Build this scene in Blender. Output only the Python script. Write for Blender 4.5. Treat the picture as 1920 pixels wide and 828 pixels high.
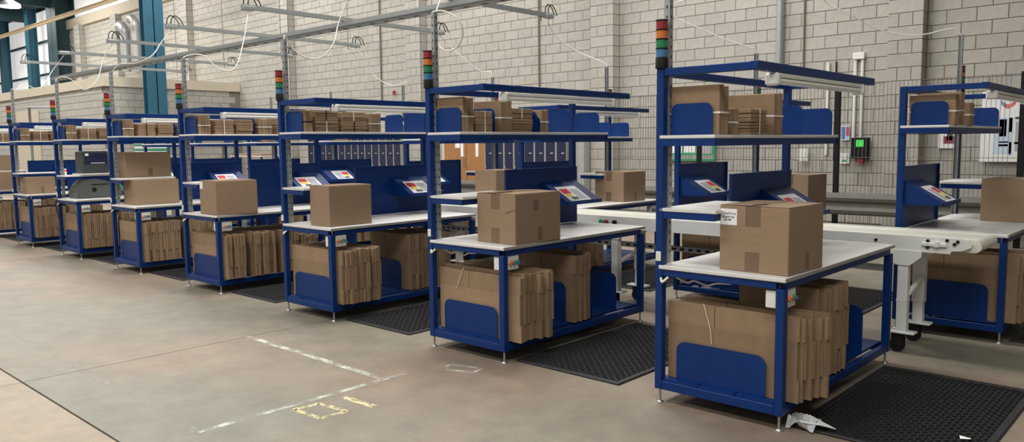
import bpy, math, random
from mathutils import Vector, Matrix
random.seed(7)
for o in list(bpy.data.objects): bpy.data.objects.remove(o)
S = bpy.context.scene
COL = S.collection
# ------------------------------------------------------------------ camera
CAM = Vector((2.63476, -4.21167, 1.63847)); FPX = 1475.52
PIT, YAW, ROL = 0.0974557, -0.7433065, -0.010957
FW = Vector((math.sin(YAW)*math.cos(PIT), math.cos(YAW)*math.cos(PIT), -math.sin(PIT)))
RT0 = Vector((math.cos(YAW), -math.sin(YAW), 0)); UP0 = RT0.cross(FW)
RT = RT0*math.cos(ROL)+UP0*math.sin(ROL); UP = -RT0*math.sin(ROL)+UP0*math.cos(ROL)
cd = bpy.data.cameras.new('camera'); cam = bpy.data.objects.new('camera', cd); COL.objects.link(cam)
cd.sensor_width = 36; cd.lens = FPX/1920*36; cd.clip_end = 300; cd.clip_start = .05
M = Matrix.Identity(4)
for i in range(3):
    M[i][0] = RT[i]; M[i][1] = UP[i]; M[i][2] = -FW[i]; M[i][3] = CAM[i]
cam.matrix_world = M; S.camera = cam
def at(u, v, **k):                      # pixel -> point on the plane x=, y= or z=
    d = FW+RT*((u-960)/FPX)+UP*((414-v)/FPX)
    a, val = list(k.items())[0]; i = 'xyz'.index(a)
    return CAM+d*((val-CAM[i])/d[i])
def pix(p):
    d = Vector(p)-CAM; k = d.dot(FW)
    return 960+FPX*d.dot(RT)/k, 414-FPX*d.dot(UP)/k, k
# ------------------------------------------------------------------ world, exposure
S.view_settings.view_transform = 'Standard'; S.view_settings.look = 'None'
S.view_settings.exposure = 0.24; S.view_settings.gamma = 1.0; S.view_settings.use_curve_mapping = False
w = bpy.data.worlds.new('hall_ambient'); S.world = w; w.use_nodes = True
w.node_tree.nodes['Background'].inputs[0].default_value = (1.0, .97, .92, 1)
w.node_tree.nodes['Background'].inputs[1].default_value = .35
# large roof lamps added for soft top and front light, glowing panels further down
ROOF_Z = 9.2
ADDED_ROOF_LAMPS = [(x, y) for y in (-4.5, 2.2, 7.6) for x in (-44, -36, -28, -20, -12, -4)]+[(x, -10.0) for x in (-20, -12, -4, 4)]+[(4, -4.5)]
for (x, y) in ADDED_ROOF_LAMPS:
    l = bpy.data.lights.new('added_roof_lamp', 'AREA'); l.shape = 'RECTANGLE'; l.size = 5.0; l.size_y = 1.2
    l.energy = {-10.0: 300, -4.5: 330, 2.2: 560, 7.6: 360}[y]*(1 if x > -8 else .65 if y < 0 else .85); l.color = (1, .975, .94)
    o = bpy.data.objects.new('added_roof_lamp', l); COL.objects.link(o); o.location = (x, y, ROOF_Z-.14)
# ------------------------------------------------------------------ materials
MAT = {}
def nodes(name):
    m = bpy.data.materials.new(name); m.use_nodes = True; MAT[name] = m
    nt = m.node_tree; b = nt.nodes['Principled BSDF']
    return m, nt, b
def N(nt, t, **k):
    n = nt.nodes.new(t)
    for a, v in k.items():
        if a.startswith('i_'): n.inputs[a[2:].replace('_', ' ')].default_value = v
        else: setattr(n, a, v)
    return n
def mat(name, col, rough=.5, metal=0, var=.08, scale=12, bump=0, rnd=0, emit=0, trans=0, alpha=1, stretch=None, spec=.5):
    m, nt, b = nodes(name)
    b.inputs['Roughness'].default_value = rough; b.inputs['Metallic'].default_value = metal
    b.inputs['Specular IOR Level'].default_value = spec
    if trans: b.inputs['Transmission Weight'].default_value = trans
    if alpha < 1: b.inputs['Alpha'].default_value = alpha
    tc = N(nt, 'ShaderNodeTexCoord'); src = tc.outputs['Object']
    if stretch:
        mp = N(nt, 'ShaderNodeMapping'); mp.inputs['Scale'].default_value = stretch
        nt.links.new(src, mp.inputs[0]); src = mp.outputs[0]
    no = N(nt, 'ShaderNodeTexNoise', i_Scale=scale, i_Detail=5, i_Roughness=.6); nt.links.new(src, no.inputs['Vector'])
    r = N(nt, 'ShaderNodeMapRange'); r.inputs['From Min'].default_value = .25; r.inputs['From Max'].default_value = .75
    r.inputs['To Min'].default_value = 1-var; r.inputs['To Max'].default_value = 1+var
    nt.links.new(no.outputs[0], r.inputs[0]); fac = r.outputs[0]
    if rnd:
        oi = N(nt, 'ShaderNodeObjectInfo'); gi = N(nt, 'ShaderNodeNewGeometry')
        ad = N(nt, 'ShaderNodeMath', operation='ADD'); nt.links.new(oi.outputs['Random'], ad.inputs[0]); nt.links.new(gi.outputs['Random Per Island'], ad.inputs[1])
        fr = N(nt, 'ShaderNodeMath', operation='FRACT'); nt.links.new(ad.outputs[0], fr.inputs[0])
        r2 = N(nt, 'ShaderNodeMapRange'); r2.inputs['To Min'].default_value = 1-rnd; r2.inputs['To Max'].default_value = 1+rnd
        nt.links.new(fr.outputs[0], r2.inputs[0])
        mu = N(nt, 'ShaderNodeMath', operation='MULTIPLY'); nt.links.new(fac, mu.inputs[0]); nt.links.new(r2.outputs[0], mu.inputs[1]); fac = mu.outputs[0]
    vm = N(nt, 'ShaderNodeVectorMath', operation='SCALE'); vm.inputs[0].default_value = col[:3]
    nt.links.new(fac, vm.inputs['Scale']); nt.links.new(vm.outputs[0], b.inputs['Base Color'])
    if bump:
        bp = N(nt, 'ShaderNodeBump', i_Strength=bump, i_Distance=.01); nt.links.new(no.outputs[0], bp.inputs['Height']); nt.links.new(bp.outputs[0], b.inputs['Normal'])
    if emit:
        b.inputs['Emission Color'].default_value = (*col[:3], 1); b.inputs['Emission Strength'].default_value = emit
    return m
mat('blue', (.0012, .027, .142), .42, var=.12, scale=5, spec=.28)
mat('laminate', (.66, .65, .63), .35, var=.05, scale=6)
mat('laminate_edge', (.30, .29, .27), .5, var=.06)
mat('card', (.268, .183, .114), .85, var=.07, scale=7, stretch=(1, 1, 6), rnd=.07)
mat('card_flat', (.265, .178, .106), .88, var=.11, scale=22, stretch=(.6, 3, .6), rnd=.16)
mat('tape', (.165, .112, .07), .35, var=.06)
mat('strap', (.75, .73, .68), .4)
mat('print_ink', (.09, .06, .04), .8)
mat('galv', (.36, .38, .38), .42, metal=.55, var=.12, scale=30)
mat('steel', (.45, .46, .46), .3, metal=.8)
mat('dark', (.010, .010, .011), .7, spec=.2)
mat('rubber', (.014, .0145, .016), .6, var=.2)
mat('white_paint', (.74, .75, .72), .38, var=.04)
mat('belt', (.76, .75, .65), .55, var=.05)
mat('white_plastic', (.72, .72, .68), .35, var=.03)
mat('tube_glass', (.86, .86, .83), .2, var=.02)
mat('cable_white', (.72, .7, .64), .5)
mat('mortar', (.20, .18, .155), .95, var=.15, scale=20)
mat('block', (.395, .375, .335), .92, var=.10, scale=9, bump=.25, rnd=.055)
mat('cream', (.55, .49, .38), .6, var=.04)
mat('teal', (.018, .098, .155), .45, var=.1, scale=3)
mat('teal_dark', (.016, .05, .062), .55, var=.1, scale=2)
mat('roof', (.022, .05, .055), .7, var=.1)
mat('pane', (.78, .77, .76), .6, var=.05, scale=1.5, emit=.5)
mat('added_panel_glow', (.9, .88, .84), .5, emit=2.0)  # glow of the panels added above the added roof lamps
mat('lamp_glow', (1, .95, .88), .5, emit=6)
mat('armco', (.11, .105, .092), .6, metal=.1, var=.15, scale=8)
mat('wire', (.14, .12, .10), .6)
mat('wood', (.36, .165, .058), .5, var=.2, scale=4, stretch=(14, 14, .7))
mat('navy', (.012, .016, .05), .4, var=.15)
mat('edge_grey', (.42, .42, .42), .4, metal=.3)
mat('yellow', (.50, .40, .24), .5, var=.1)
mat('duct', (.42, .42, .42), .45, metal=.6)
mat('lens_red', (.26, .025, .035), .2); mat('lens_amber', (.55, .15, .03), .2)
mat('lens_green', (.02, .18, .075), .2); mat('lens_blue', (.05, .17, .33), .2)
mat('paper', (.82, .82, .82), .6, var=.02)
mat('p_red', (.62, .05, .05), .6); mat('p_yellow', (.8, .6, .06), .6); mat('p_grey', (.42, .43, .46), .6)
mat('p_dark', (.05, .07, .06), .6); mat('p_blue', (.06, .2, .5), .6); mat('p_green', (.03, .32, .14), .6)
mat('p_pale', (.55, .66, .8), .6); mat('p_orange', (.75, .2, .05), .6); mat('p_maroon', (.25, .03, .06), .6)
mat('printer', (.05, .056, .056), .45, var=.1); mat('machine', (.085, .09, .086), .45, var=.1)
mat('screen_green', (.05, .5, .08), .4, emit=.6)
mat('crate_green', (.03, .22, .12), .5)
mat('plastic_film', (.75, .77, .78), .15, trans=.35, var=.1, scale=40, bump=.6)
def floor_mat(name, a, bcol, c):
    m, nt, b = nodes(name)
    tc = N(nt, 'ShaderNodeNewGeometry'); pos = tc.outputs['Position']
    n1 = N(nt, 'ShaderNodeTexNoise', i_Scale=.75, i_Detail=4, i_Roughness=.6); n2 = N(nt, 'ShaderNodeTexNoise', i_Scale=3.5, i_Detail=8, i_Roughness=.7)
    n3 = N(nt, 'ShaderNodeTexNoise', i_Scale=60, i_Detail=4); n4 = N(nt, 'ShaderNodeTexNoise', i_Scale=.45, i_Detail=3)
    for n in (n1, n2, n3): nt.links.new(pos, n.inputs['Vector'])
    mp = N(nt, 'ShaderNodeMapping'); mp.inputs['Location'].default_value = (31, 17, 4); nt.links.new(pos, mp.inputs[0]); nt.links.new(mp.outputs[0], n4.inputs['Vector'])
    def ramp(src, lo, hi):
        r = N(nt, 'ShaderNodeMapRange'); r.inputs['From Min'].default_value = lo; r.inputs['From Max'].default_value = hi; nt.links.new(src, r.inputs[0]); return r.outputs[0]
    def mix(f, x, y, typ='MIX'):
        k = N(nt, 'ShaderNodeMix', data_type='RGBA', blend_type=typ)
        if isinstance(f, float): k.inputs[0].default_value = f
        else: nt.links.new(f, k.inputs[0])
        for s, i in ((x, 6), (y, 7)):
            if isinstance(s, tuple): k.inputs[i].default_value = (*s, 1)
            else: nt.links.new(s, k.inputs[i])
        return k.outputs[2]
    base = mix(ramp(n1.outputs[0], .38, .62), a, bcol); base = mix(ramp(n4.outputs[0], .45, .65), base, c)
    g = N(nt, 'ShaderNodeMapRange'); g.inputs['From Min'].default_value = .3; g.inputs['From Max'].default_value = .7; g.inputs['To Min'].default_value = .78; g.inputs['To Max'].default_value = 1.18
    nt.links.new(n2.outputs[0], g.inputs[0])
    g2 = N(nt, 'ShaderNodeMapRange'); g2.inputs['To Min'].default_value = .9; g2.inputs['To Max'].default_value = 1.1; nt.links.new(n3.outputs[0], g2.inputs[0])
    mu = N(nt, 'ShaderNodeMath', operation='MULTIPLY'); nt.links.new(g.outputs[0], mu.inputs[0]); nt.links.new(g2.outputs[0], mu.inputs[1])
    vm = N(nt, 'ShaderNodeVectorMath', operation='SCALE'); nt.links.new(base, vm.inputs[0]); nt.links.new(mu.outputs[0], vm.inputs['Scale'])
    nt.links.new(vm.outputs[0], b.inputs['Base Color']); b.inputs['Roughness'].default_value = .55
    bp = N(nt, 'ShaderNodeBump', i_Strength=.08, i_Distance=.01); nt.links.new(n2.outputs[0], bp.inputs['Height']); nt.links.new(bp.outputs[0], b.inputs['Normal'])
floor_mat('concrete', (.248, .186, .137), (.205, .174, .132), (.190, .179, .137))
floor_mat('concrete_warm', (.30, .246, .172), (.273, .222, .159), (.287, .231, .168))
def worn(name, col, lo, hi, sc):
    m, nt, b = nodes(name); b.inputs['Base Color'].default_value = (*col, 1); b.inputs['Roughness'].default_value = .7
    g = N(nt, 'ShaderNodeNewGeometry'); n = N(nt, 'ShaderNodeTexNoise', i_Scale=sc, i_Detail=6, i_Roughness=.7); nt.links.new(g.outputs['Position'], n.inputs['Vector'])
    r = N(nt, 'ShaderNodeMapRange'); r.inputs['From Min'].default_value = lo; r.inputs['From Max'].default_value = hi; nt.links.new(n.outputs[0], r.inputs[0]); nt.links.new(r.outputs[0], b.inputs['Alpha'])
worn('line_white', (.52, .53, .46),   .42, .60, 9); worn('line_faint', (.42, .41, .35), .53, .68, 6); worn('line_yellow', (.62, .56, .33), .43, .56, 16)
ORD = 'first second third fourth fifth sixth seventh eighth ninth tenth eleventh twelfth thirteenth fourteenth fifteenth sixteenth'.split()
# ------------------------------------------------------------------ mesh helpers
class MB:
    def __init__(s): s.v = []; s.f = []; s.m = []; s.sm = []
    def add(s, vs, fs, mi=0, T=None, smooth=False):
        b = len(s.v)
        for p in vs:
            p = Vector(p); s.v.append(tuple(T @ p) if T else tuple(p))
        for f in fs: s.f.append([b+i for i in f]); s.m.append(mi); s.sm.append(smooth)
    def box(s, x0, x1, y0, y1, z0, z1, mi=0, T=None):
        s.add([(x, y, z) for z in (z0, z1) for y in (y0, y1) for x in (x0, x1)], [(0, 2, 3, 1), (4, 5, 7, 6), (0, 1, 5, 4), (2, 6, 7, 3), (0, 4, 6, 2), (1, 3, 7, 5)], mi, T)
    def cbox(s, x0, x1, y0, y1, z0, z1, c=.004, mi=0, T=None):
        vs = []; X = (x0, x1); Y = (y0, y1); Z = (z0, z1); idx = {}
        for i in (0, 1):
            for j in (0, 1):
                for k in (0, 1):
                    dx = c if i == 0 else -c; dy = c if j == 0 else -c; dz = c if k == 0 else -c
                    for a, p in enumerate(((X[i], Y[j]+dy, Z[k]+dz), (X[i]+dx, Y[j], Z[k]+dz), (X[i]+dx, Y[j]+dy, Z[k]))):
                        idx[i, j, k, a] = len(vs); vs.append(p)
        F = []
        I = lambda i, j, k, a: idx[i, j, k, a]
        F += [(I(0,0,0,0), I(0,0,1,0), I(0,1,1,0), I(0,1,0,0)), (I(1,0,0,0), I(1,1,0,0), I(1,1,1,0), I(1,0,1,0))]
        F += [(I(0,0,0,1), I(1,0,0,1), I(1,0,1,1), I(0,0,1,1)), (I(0,1,0,1), I(0,1,1,1), I(1,1,1,1), I(1,1,0,1))]
        F += [(I(0,0,0,2), I(0,1,0,2), I(1,1,0,2), I(1,0,0,2)), (I(0,0,1,2), I(1,0,1,2), I(1,1,1,2), I(0,1,1,2))]
        for i in (0, 1):
            for j in (0, 1): F.append((I(i,j,0,0), I(i,j,0,1), I(i,j,1,1), I(i,j,1,0)))
            for k in (0, 1): F.append((I(i,0,k,0), I(i,0,k,2), I(i,1,k,2), I(i,1,k,0)))
        for j in (0, 1):
            for k in (0, 1): F.append((I(0,j,k,1), I(0,j,k,2), I(1,j,k,2), I(1,j,k,1)))
        for i in (0, 1):
            for j in (0, 1):
                for k in (0, 1): F.append((I(i,j,k,0), I(i,j,k,1), I(i,j,k,2)))
        s.add(vs, F, mi, T)
    def prism(s, poly, axis, a0, a1, mi=0, T=None):
        n = len(poly)
        def mk(p, a): return {'x': (a, p[0], p[1]), 'y': (p[0], a, p[1]), 'z': (p[0], p[1], a)}[axis]
        vs = [mk(p, a0) for p in poly]+[mk(p, a1) for p in poly]
        fs = [tuple(range(n))[::-1], tuple(range(n, 2*n))]+[(i, (i+1) % n, n+(i+1) % n, n+i) for i in range(n)]
        s.add(vs, fs, mi, T)
    def tube(s, pts, r, n=8, mi=0, cap=True, T=None):
        pts = [Vector(p) for p in pts]; vs = []; fs = []
        rs = r if isinstance(r, (list, tuple)) else [r]*len(pts)
        prev = None
        for i, p in enumerate(pts):
            t = (pts[min(i+1, len(pts)-1)]-pts[max(i-1, 0)]).normalized()
            if prev is None: a = t.orthogonal().normalized()
            else:
                a = prev-t*prev.dot(t)
                a = a.normalized() if a.length > 1e-6 else t.orthogonal().normalized()
            prev = a; b = t.cross(a)
            for k in range(n):
                q = 2*math.pi*k/n; vs.append(p+(a*math.cos(q)+b*math.sin(q))*rs[i])
        for i in range(len(pts)-1):
            for k in range(n): fs.append((i*n+k, i*n+(k+1) % n, (i+1)*n+(k+1) % n, (i+1)*n+k))
        s.add(vs, fs, mi, T, smooth=True)
        if cap:
            s.add(vs[:n], [tuple(range(n))[::-1]], mi, T); s.add(vs[-n:], [tuple(range(n))], mi, T)
    def mesh(s, name, mats, flip=False):
        me = bpy.data.meshes.new(name)
        v = [(x, -y, z) for x, y, z in s.v] if flip else s.v
        me.from_pydata(v, [], s.f); me.update()
        for m in (mats if isinstance(mats, (list, tuple)) else [mats]): me.materials.append(MAT[m])
        me.polygons.foreach_set('material_index', s.m); me.polygons.foreach_set('use_smooth', s.sm)
        import bmesh
        bm = bmesh.new(); bm.from_mesh(me); bmesh.ops.recalc_face_normals(bm, faces=bm.faces); bm.to_mesh(me); bm.free()
        return me
def link(name, data, parent=None, loc=None, rz=0, label=None, cat=None, group=None, kind=None):
    o = bpy.data.objects.new(name, data); COL.objects.link(o)
    if parent: o.parent = parent
    if loc is not None: o.location = loc
    if rz: o.rotation_euler = (0, 0, rz)
    if label: o['label'] = label
    if cat: o['category'] = cat
    if group: o['group'] = group
    if kind: o['kind'] = kind
    return o
CACHE = {}
def part(name, parent, mats, fn, key=None, flip=False, **k):
    kk = (key, flip) if key else None
    if kk and kk in CACHE: me = CACHE[kk]
    else:
        b = MB(); fn(b); me = b.mesh(name, mats, flip)
        if kk: CACHE[kk] = me
    return link(name, me, parent, **k)
def empty(name, loc, label, cat, group=None, rz=0):
    o = link(name, None, None, loc, rz, label, cat, group); o.empty_display_size = .1; return o
def rplate(b, x0, x1, z0, z1, y, r=.05, t=.004, top=True):
    pts = [(x0, z0), (x1, z0)]
    for k in range(7):
        a = math.pi/2*k/6; pts.append((x1-r+r*math.cos(a), z1-r+r*math.sin(a)))
    for k in range(7):
        a = math.pi/2+math.pi/2*k/6; pts.append((x0+r+r*math.cos(a), z1-r+r*math.sin(a)))
    b.prism(pts, 'y', y, y+t)
def catmull(P, n=8):
    P = [Vector(p) for p in P]; P = [P[0]*2-P[1]]+P+[P[-1]*2-P[-2]]; out = []
    for i in range(1, len(P)-2):
        for k in range(n):
            t = k/n; a, b, c, d = P[i-1:i+3]
            out.append(.5*((2*b)+(c-a)*t+(2*a-5*b+4*c-d)*t*t+(3*b-a-3*c+d)*t**3))
    out.append(P[-2]); return out
# ------------------------------------------------------------------ setting: floor
WY = 10.4
fl = part('floor', None, 'mortar', lambda b: b.box(-75, 14, -14, 16, -.2, -.03), kind='structure')
for xa, xb in ((-75, -24), (-23.995, -3.602), (-3.594, 14)):
    for ya, yb in ((-14, -2.572), (-2.558, 16)):
        part('slab', fl, 'concrete_warm' if ya < -10 else 'concrete', lambda b: b.box(xa, xb, ya, yb, -.03, 0))
def line(label, pts, wd, m, cat='floor marking', name='floor_line'):
    def fn(b):
        for (x0, y0), (x1, y1) in zip(pts[:-1], pts[1:]):
            d = Vector((x1-x0, y1-y0)).normalized(); n = Vector((-d.y, d.x))*wd/2
            b.prism([(x0+n.x, y0+n.y), (x0-n.x, y0-n.y), (x1-n.x, y1-n.y), (x1+n.x, y1+n.y)], 'z', .0004, .0012)
    part(name, None, m, fn, label=label, cat=cat)
line('worn white floor line running toward the benches, ending at the crossing line', [(-3.6, -.83), (-1.7, -.845)], .055, 'line_white')
line('faint continuation of the worn white floor line further left', [(-10.0, -.80), (-3.75, -.83)], .055, 'line_faint')
line('worn white floor line crossing the aisle between the two long lines', [(-1.70, -2.2), (-1.70, -.66)], .05, 'line_white')
line('worn white floor line nearest the dark floor joint', [(-5.2, -2.15), (-1.72, -2.2)], .055, 'line_faint')
line('yellow worn floor patch shaped like a short dash', [(-1.60, -1.27), (-1.28, -1.25)], .055, 'line_yellow')
line('yellow and white worn square floor mark beside the crossing line', [(-1.62, -1.62), (-1.36, -1.60), (-1.34, -1.42), (-1.60, -1.45), (-1.62, -1.62)], .04, 'line_yellow')
line('worn white rectangular floor mark in front of the second packing bench', [(-1.62, -.29), (-1.36, -.20), (-1.34, -.32), (-1.57, -.41), (-1.62, -.29)], .03, 'line_white')
# ------------------------------------------------------------------ setting: block wall
PIERS = [(-1.85, -1.30), (-8.13, -7.52), (-14.5, -13.9), (-21.0, -20.42), (-28.2, -27.5), (-34.9, -34.3), (-39.4, -38.7)]
wall = part('wall_back', None, 'mortar', lambda b: (b.box(-41, 6, WY+.012, WY+.3, 0, 7.55), [b.box(p0+.012, p1-.012, WY-.24, WY+.02, 0, 7.55) for p0, p1 in PIERS]), kind='structure')
def bevblock(b, w, h, T):                         # front face towards -y, 8 mm arris
    c = .006; d = .03
    vs = [(0, d, 0), (w, d, 0), (w, d, h), (0, d, h), (0, c, 0), (w, c, 0), (w, c, h), (0, c, h), (c, 0, c), (w-c, 0, c), (w-c, 0, h-c), (c, 0, h-c)]
    fs = [(8, 9, 10, 11)]+[(4+i, 4+(i+1) % 4, 8+(i+1) % 4, 8+i) for i in range(4)]+[(i, (i+1) % 4, 4+(i+1) % 4, 4+i) for i in range(4)]
    b.add(vs, fs, 0, T)
PW, PH, JT = .4425, .225, .010
cells = []
for k in range(0, 33):
    z = .15+k*PH
    x = -40.9+((0 if k % 2 else PW/2))+.06
    n = 0
    while x < 5.6:
        x0, x1 = x+JT/2, x+PW-JT/2
        segs = [(x0, x1)]
        for p0, p1 in PIERS:
            ns = []
            for a, c in segs:
                if c <= p0 or a >= p1: ns.append((a, c))
                else:
                    if a < p0-.03: ns.append((a, p0))
                    if c > p1+.03: ns.append((p1, c))
            segs = ns
        for a, c in segs: cells.append((a, WY, z+JT/2, c-a, 'f'))
        x += PW
    for p0, p1 in PIERS:
        wv = p1-p0
        cuts = [(0, wv)] if k % 2 == 0 else [(0, wv*.3), (wv*.3+JT, wv*.7), (wv*.7+JT, wv)]
        for a, c in cuts: cells.append((p0+a, WY-.25, z+JT/2, c-a, 'f'))
        cells.append((p1, WY-.25+.012, z+JT/2, .235, 's'))
    # nothing else in the course
def visarea(c):
    u, v, d = pix((c[0]+c[3]/2, c[1], c[2]+.1)); return (1/d) if (-20 < u < 1940 and -15 < v < 330 and c[2] > 1.2) else -1
cells.sort(key=visarea, reverse=True)
RS = Matrix.Rotation(math.pi/2, 4, 'Z')
def cellT(c): return Matrix.Translation((c[0], c[1], c[2])) @ (RS if c[4] == 's' else Matrix.Identity(4))
for c in cells[:300]:
    kw = round(c[3], 3)
    part('block', wall, 'block', lambda b: bevblock(b, c[3], PH-JT, None), key=('blk', kw), loc=(c[0], c[1], c[2]), rz=(math.pi/2 if c[4] == 's' else 0))
part('block_courses', wall, 'block', lambda b: [bevblock(b, c[3], PH-JT, cellT(c)) for c in cells[300:]], kind='stuff')
part('coping', wall, 'cream', lambda b: b.cbox(-41, 6, WY-.12, WY+.32, 7.55, 8.0, .02))
part('light_block_wall_right', None, 'block', lambda b: b.box(12, 12.3, -14, 16, 0, ROOF_Z), kind='structure')  # unseen wall added to block ambient light from the right
# translucent wall above and beyond the block wall, with steel columns
def clerestory(name, x0, x1, z0, z1, y):
    wd = part(name, None, 'teal_dark', lambda b: [b.box(x0, x1, y+.02, y+.1, z-.06, z+.06) for z in (z0, z1)], kind='structure')
    n = max(1, int((x1-x0)/1.45)); nz = max(1, round((z1-z0)/1.55)); dx = (x1-x0)/n; dz = (z1-z0)/nz
    for i in range(n):
        for k in range(nz): part('pane', wd, 'pane', lambda b: b.box(0, dx-.05, 0, .03, 0, dz-.09), key=('pane', round(dx, 2), round(dz, 2)), loc=(x0+i*dx+.025, y+.06, z0+k*dz+.045))
    for k in range(1, nz): part('purlin', wd, 'teal_dark', lambda b: b.box(x0, x1, y-.1, y+.05, z0+k*dz-.05, z0+k*dz+.05))
clerestory('window_1', -64, -41.1, 2.2, 9.1, WY+.2)
clerestory('window_2', -41, -26, 8.02, 9.15, WY+.05)
def icol(x, y, h, label, fw=.36, d=.42, m='teal', rz=0):
    part('steel_column', None, m, lambda b: (b.box(-fw/2, fw/2, -d/2, -d/2+.03, 0, h), b.box(-fw/2, fw/2, d/2-.03, d/2, 0, h), b.box(-.015, .015, -d/2, d/2, 0, h), b.box(-fw/2-.08, fw/2+.08, -d/2-.06, d/2+.06, 0, .03)), loc=(x, y, 0), rz=rz, label=label, cat='column', group='teal steel columns')
icol(-23.2, 6.95, 9.1, 'tall teal steel column standing beside the cream-topped block office', fw=.62, d=.32, rz=math.pi/2)
for i, xx in enumerate((-40.75, -45.3, -50.1, -57)):
    icol(xx, WY-.35, 9.1, ['broad dark teal steel column at the end of the block wall', 'teal steel column first left of the dark broad one', 'teal steel column at the far left of the translucent wall', 'teal steel column beyond the left edge of the translucent wall'][i], fw=(1.3 if i == 0 else .5), d=(.9 if i == 0 else .45), m=('teal_dark' if i == 0 else 'teal'))
# roof
roof = part('ceiling', None, 'roof', lambda b: b.box(-75, 14, -14, 16, ROOF_Z, ROOF_Z+.1), kind='structure')
for x in range(-72, 14, 6): part('rafter', roof, 'teal_dark', lambda b: (b.box(-.12, .12, -14, 15, ROOF_Z-.04, ROOF_Z-.02), b.box(-.12, .12, -14, 15, ROOF_Z-.62, ROOF_Z-.6), b.box(-.012, .012, -14, 15, ROOF_Z-.6, ROOF_Z-.02)), key='rafter', loc=(x+1, 0, 0))
for (x, y) in ADDED_ROOF_LAMPS: part('added_roof_panel', roof, 'added_panel_glow', lambda b: b.box(-2.5, 2.5, -.6, .6, ROOF_Z-.08, ROOF_Z-.03), key='added_panel_glow', loc=(x, y, 0))  # glowing panels added to match the added roof lamps
for y in (3.2, 6.8): part('purlin_pipe', roof, 'galv', lambda b: b.tube([(-70, y, 8.3), (10, y, 8.3)], .05, 8))
q = at(18, 12, y=7.0)
hb = empty('high_bay_lamp', (q.x, q.y, q.z), 'bright oval ceiling lamp in the upper left corner', 'lamp')
part('shade', hb, 'galv', lambda b: b.tube([(0, 0, .0), (0, 0, .12), (0, 0, .3)], [.45, .42, .1], 24))
part('lens', hb, 'lamp_glow', lambda b: b.tube([(0, 0, -.03), (0, 0, .0)], .42, 24))
part('hanger', hb, 'steel', lambda b: b.tube([(0, 0, .3), (0, 0, ROOF_Z-q.z)], .02, 6))
part('crane_rail', None, 'yellow', lambda b: (b.box(-60, -12, 7.94, 8.06, 7.14, 7.155), b.box(-60, -12, 7.99, 8.01, 7.155, 7.265), b.box(-60, -12, 7.94, 8.06, 7.265, 7.28)), label='long yellow steel beam running high across the upper left', cat='beam')
# block office with cream fascia
off = part('wall_office', None, 'mortar', lambda b: b.box(-46, -24.15, 5.78, WY-.02, 0, 3.66), kind='structure')
def offblocks(b):
    for k in range(16):
        z = .05+k*PH; x = -45.9+(PW/2 if k % 2 else 0)
        while x+PW < -24.15: bevblock(b, PW-JT, PH-JT, Matrix.Translation((x, 5.765, z))); x += PW
        y = 5.79+(PW/2 if k % 2 else 0)
        while y+PW < WY-.02: bevblock(b, PW-JT, PH-JT, Matrix.Translation((-24.135, y, z)) @ RS); y += PW
part('block_courses', off, 'block', offblocks, kind='stuff')
part('fascia', off, 'cream', lambda b: b.box(-46.05, -24.08, 5.70, WY-.01, 3.62, 3.93))
part('white_door_panel', off, 'cream', lambda b: b.box(-33.2, -30.6, 5.72, 5.76, 0, 3.1))
part('handrail', None, 'galv', lambda b: (b.tube([(-27.7, 4.6, 0), (-27.7, 4.6, 3.05), (-24.9, 4.6, 2.95), (-24.9, 4.6, 0)], .045, 8)), label='grey pipe rail frame in front of the block office', cat='pipe frame')
# ducts and conduits on the back wall
def duct(u0, v0, v1, label, r):
    a = at(u0, v0, y=WY-.42); c = at(u0, v1, y=WY-.42)
    part('duct', None, 'duct', lambda b: b.tube(catmull([(0, 0, c.z-a.z), (0, 0, -.5), (-.02, 0, -.1), (-.3, .0, .12), (-.6, .02, .1)], 6), r, 14), loc=(a.x, a.y, a.z), label=label, cat='duct', group='wall ducts')
duct(233, 52, 135, 'shiny silver bent duct pipe on the block wall', .20); duct(253, 38, 135, 'dull grey bent duct pipe right of the shiny one', .17)
def conduit(u, v0, v1, r, m, label, y=WY-.03):
    a = at(u, v0, y=y); c = at(u, v1, y=y)
    part('conduit', None, m, lambda b: b.tube([(0, 0, 0), (0, 0, a.z-c.z)], r, 8), loc=(c.x, y, c.z), label=label, cat='conduit')
conduit(716, -20, 195, .022, 'wire', 'dark thin conduit on the block wall behind the third bench mast')
conduit(1011, -20, 170, .02, 'wire', 'dark thin conduit on the block wall between the two wall piers')
conduit(1461, -20, 122, .075, 'galv', 'thick grey galvanised conduit on the block wall behind the nearest bench', WY-.09)
conduit(1506, -20, 130, .018, 'wire', 'thin dark purple cable on the block wall right of the thick conduit')
conduit(1549, 118, 290, .03, 'white_plastic', 'white trunking left of the dark fence post')
conduit(1563, 115, 300, .014, 'dark', 'thin black cable beside the dark fence post')
conduit(1600, 108, 260, .03, 'white_plastic', 'left white trunking above the wall-mounted black unit')
conduit(1613, 112, 260, .03, 'white_plastic', 'right white trunking above the wall-mounted black unit')
a = at(1606, 100, y=WY-.03); part('junction_box', None, 'white_plastic', lambda b: b.cbox(-.09, .11, -.04, .03, -.05, .07, .008), loc=(a.x+.04, WY-.04, a.z-.06), label='small white junction box on top of the trunking', cat='junction box')
a = at(1596, 258, y=WY-.14); c = at(1627, 298, y=WY-.14)
un = empty('time_clock', (a.x, WY-.02, c.z), 'black wall unit with a green display under white trunking', 'wall unit')
part('body', un, 'dark', lambda b: b.cbox(0, c.x-a.x, -.13, 0, 0, a.z-c.z, .012)); part('display', un, 'screen_green', lambda b: b.box(.09, .22, -.134, -.128, a.z-c.z-.16, a.z-c.z-.04)); part('cup', un, 'lens_red', lambda b: b.tube([(.17, -.08, -.08), (.17, -.08, 0)], .05, 10))
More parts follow.
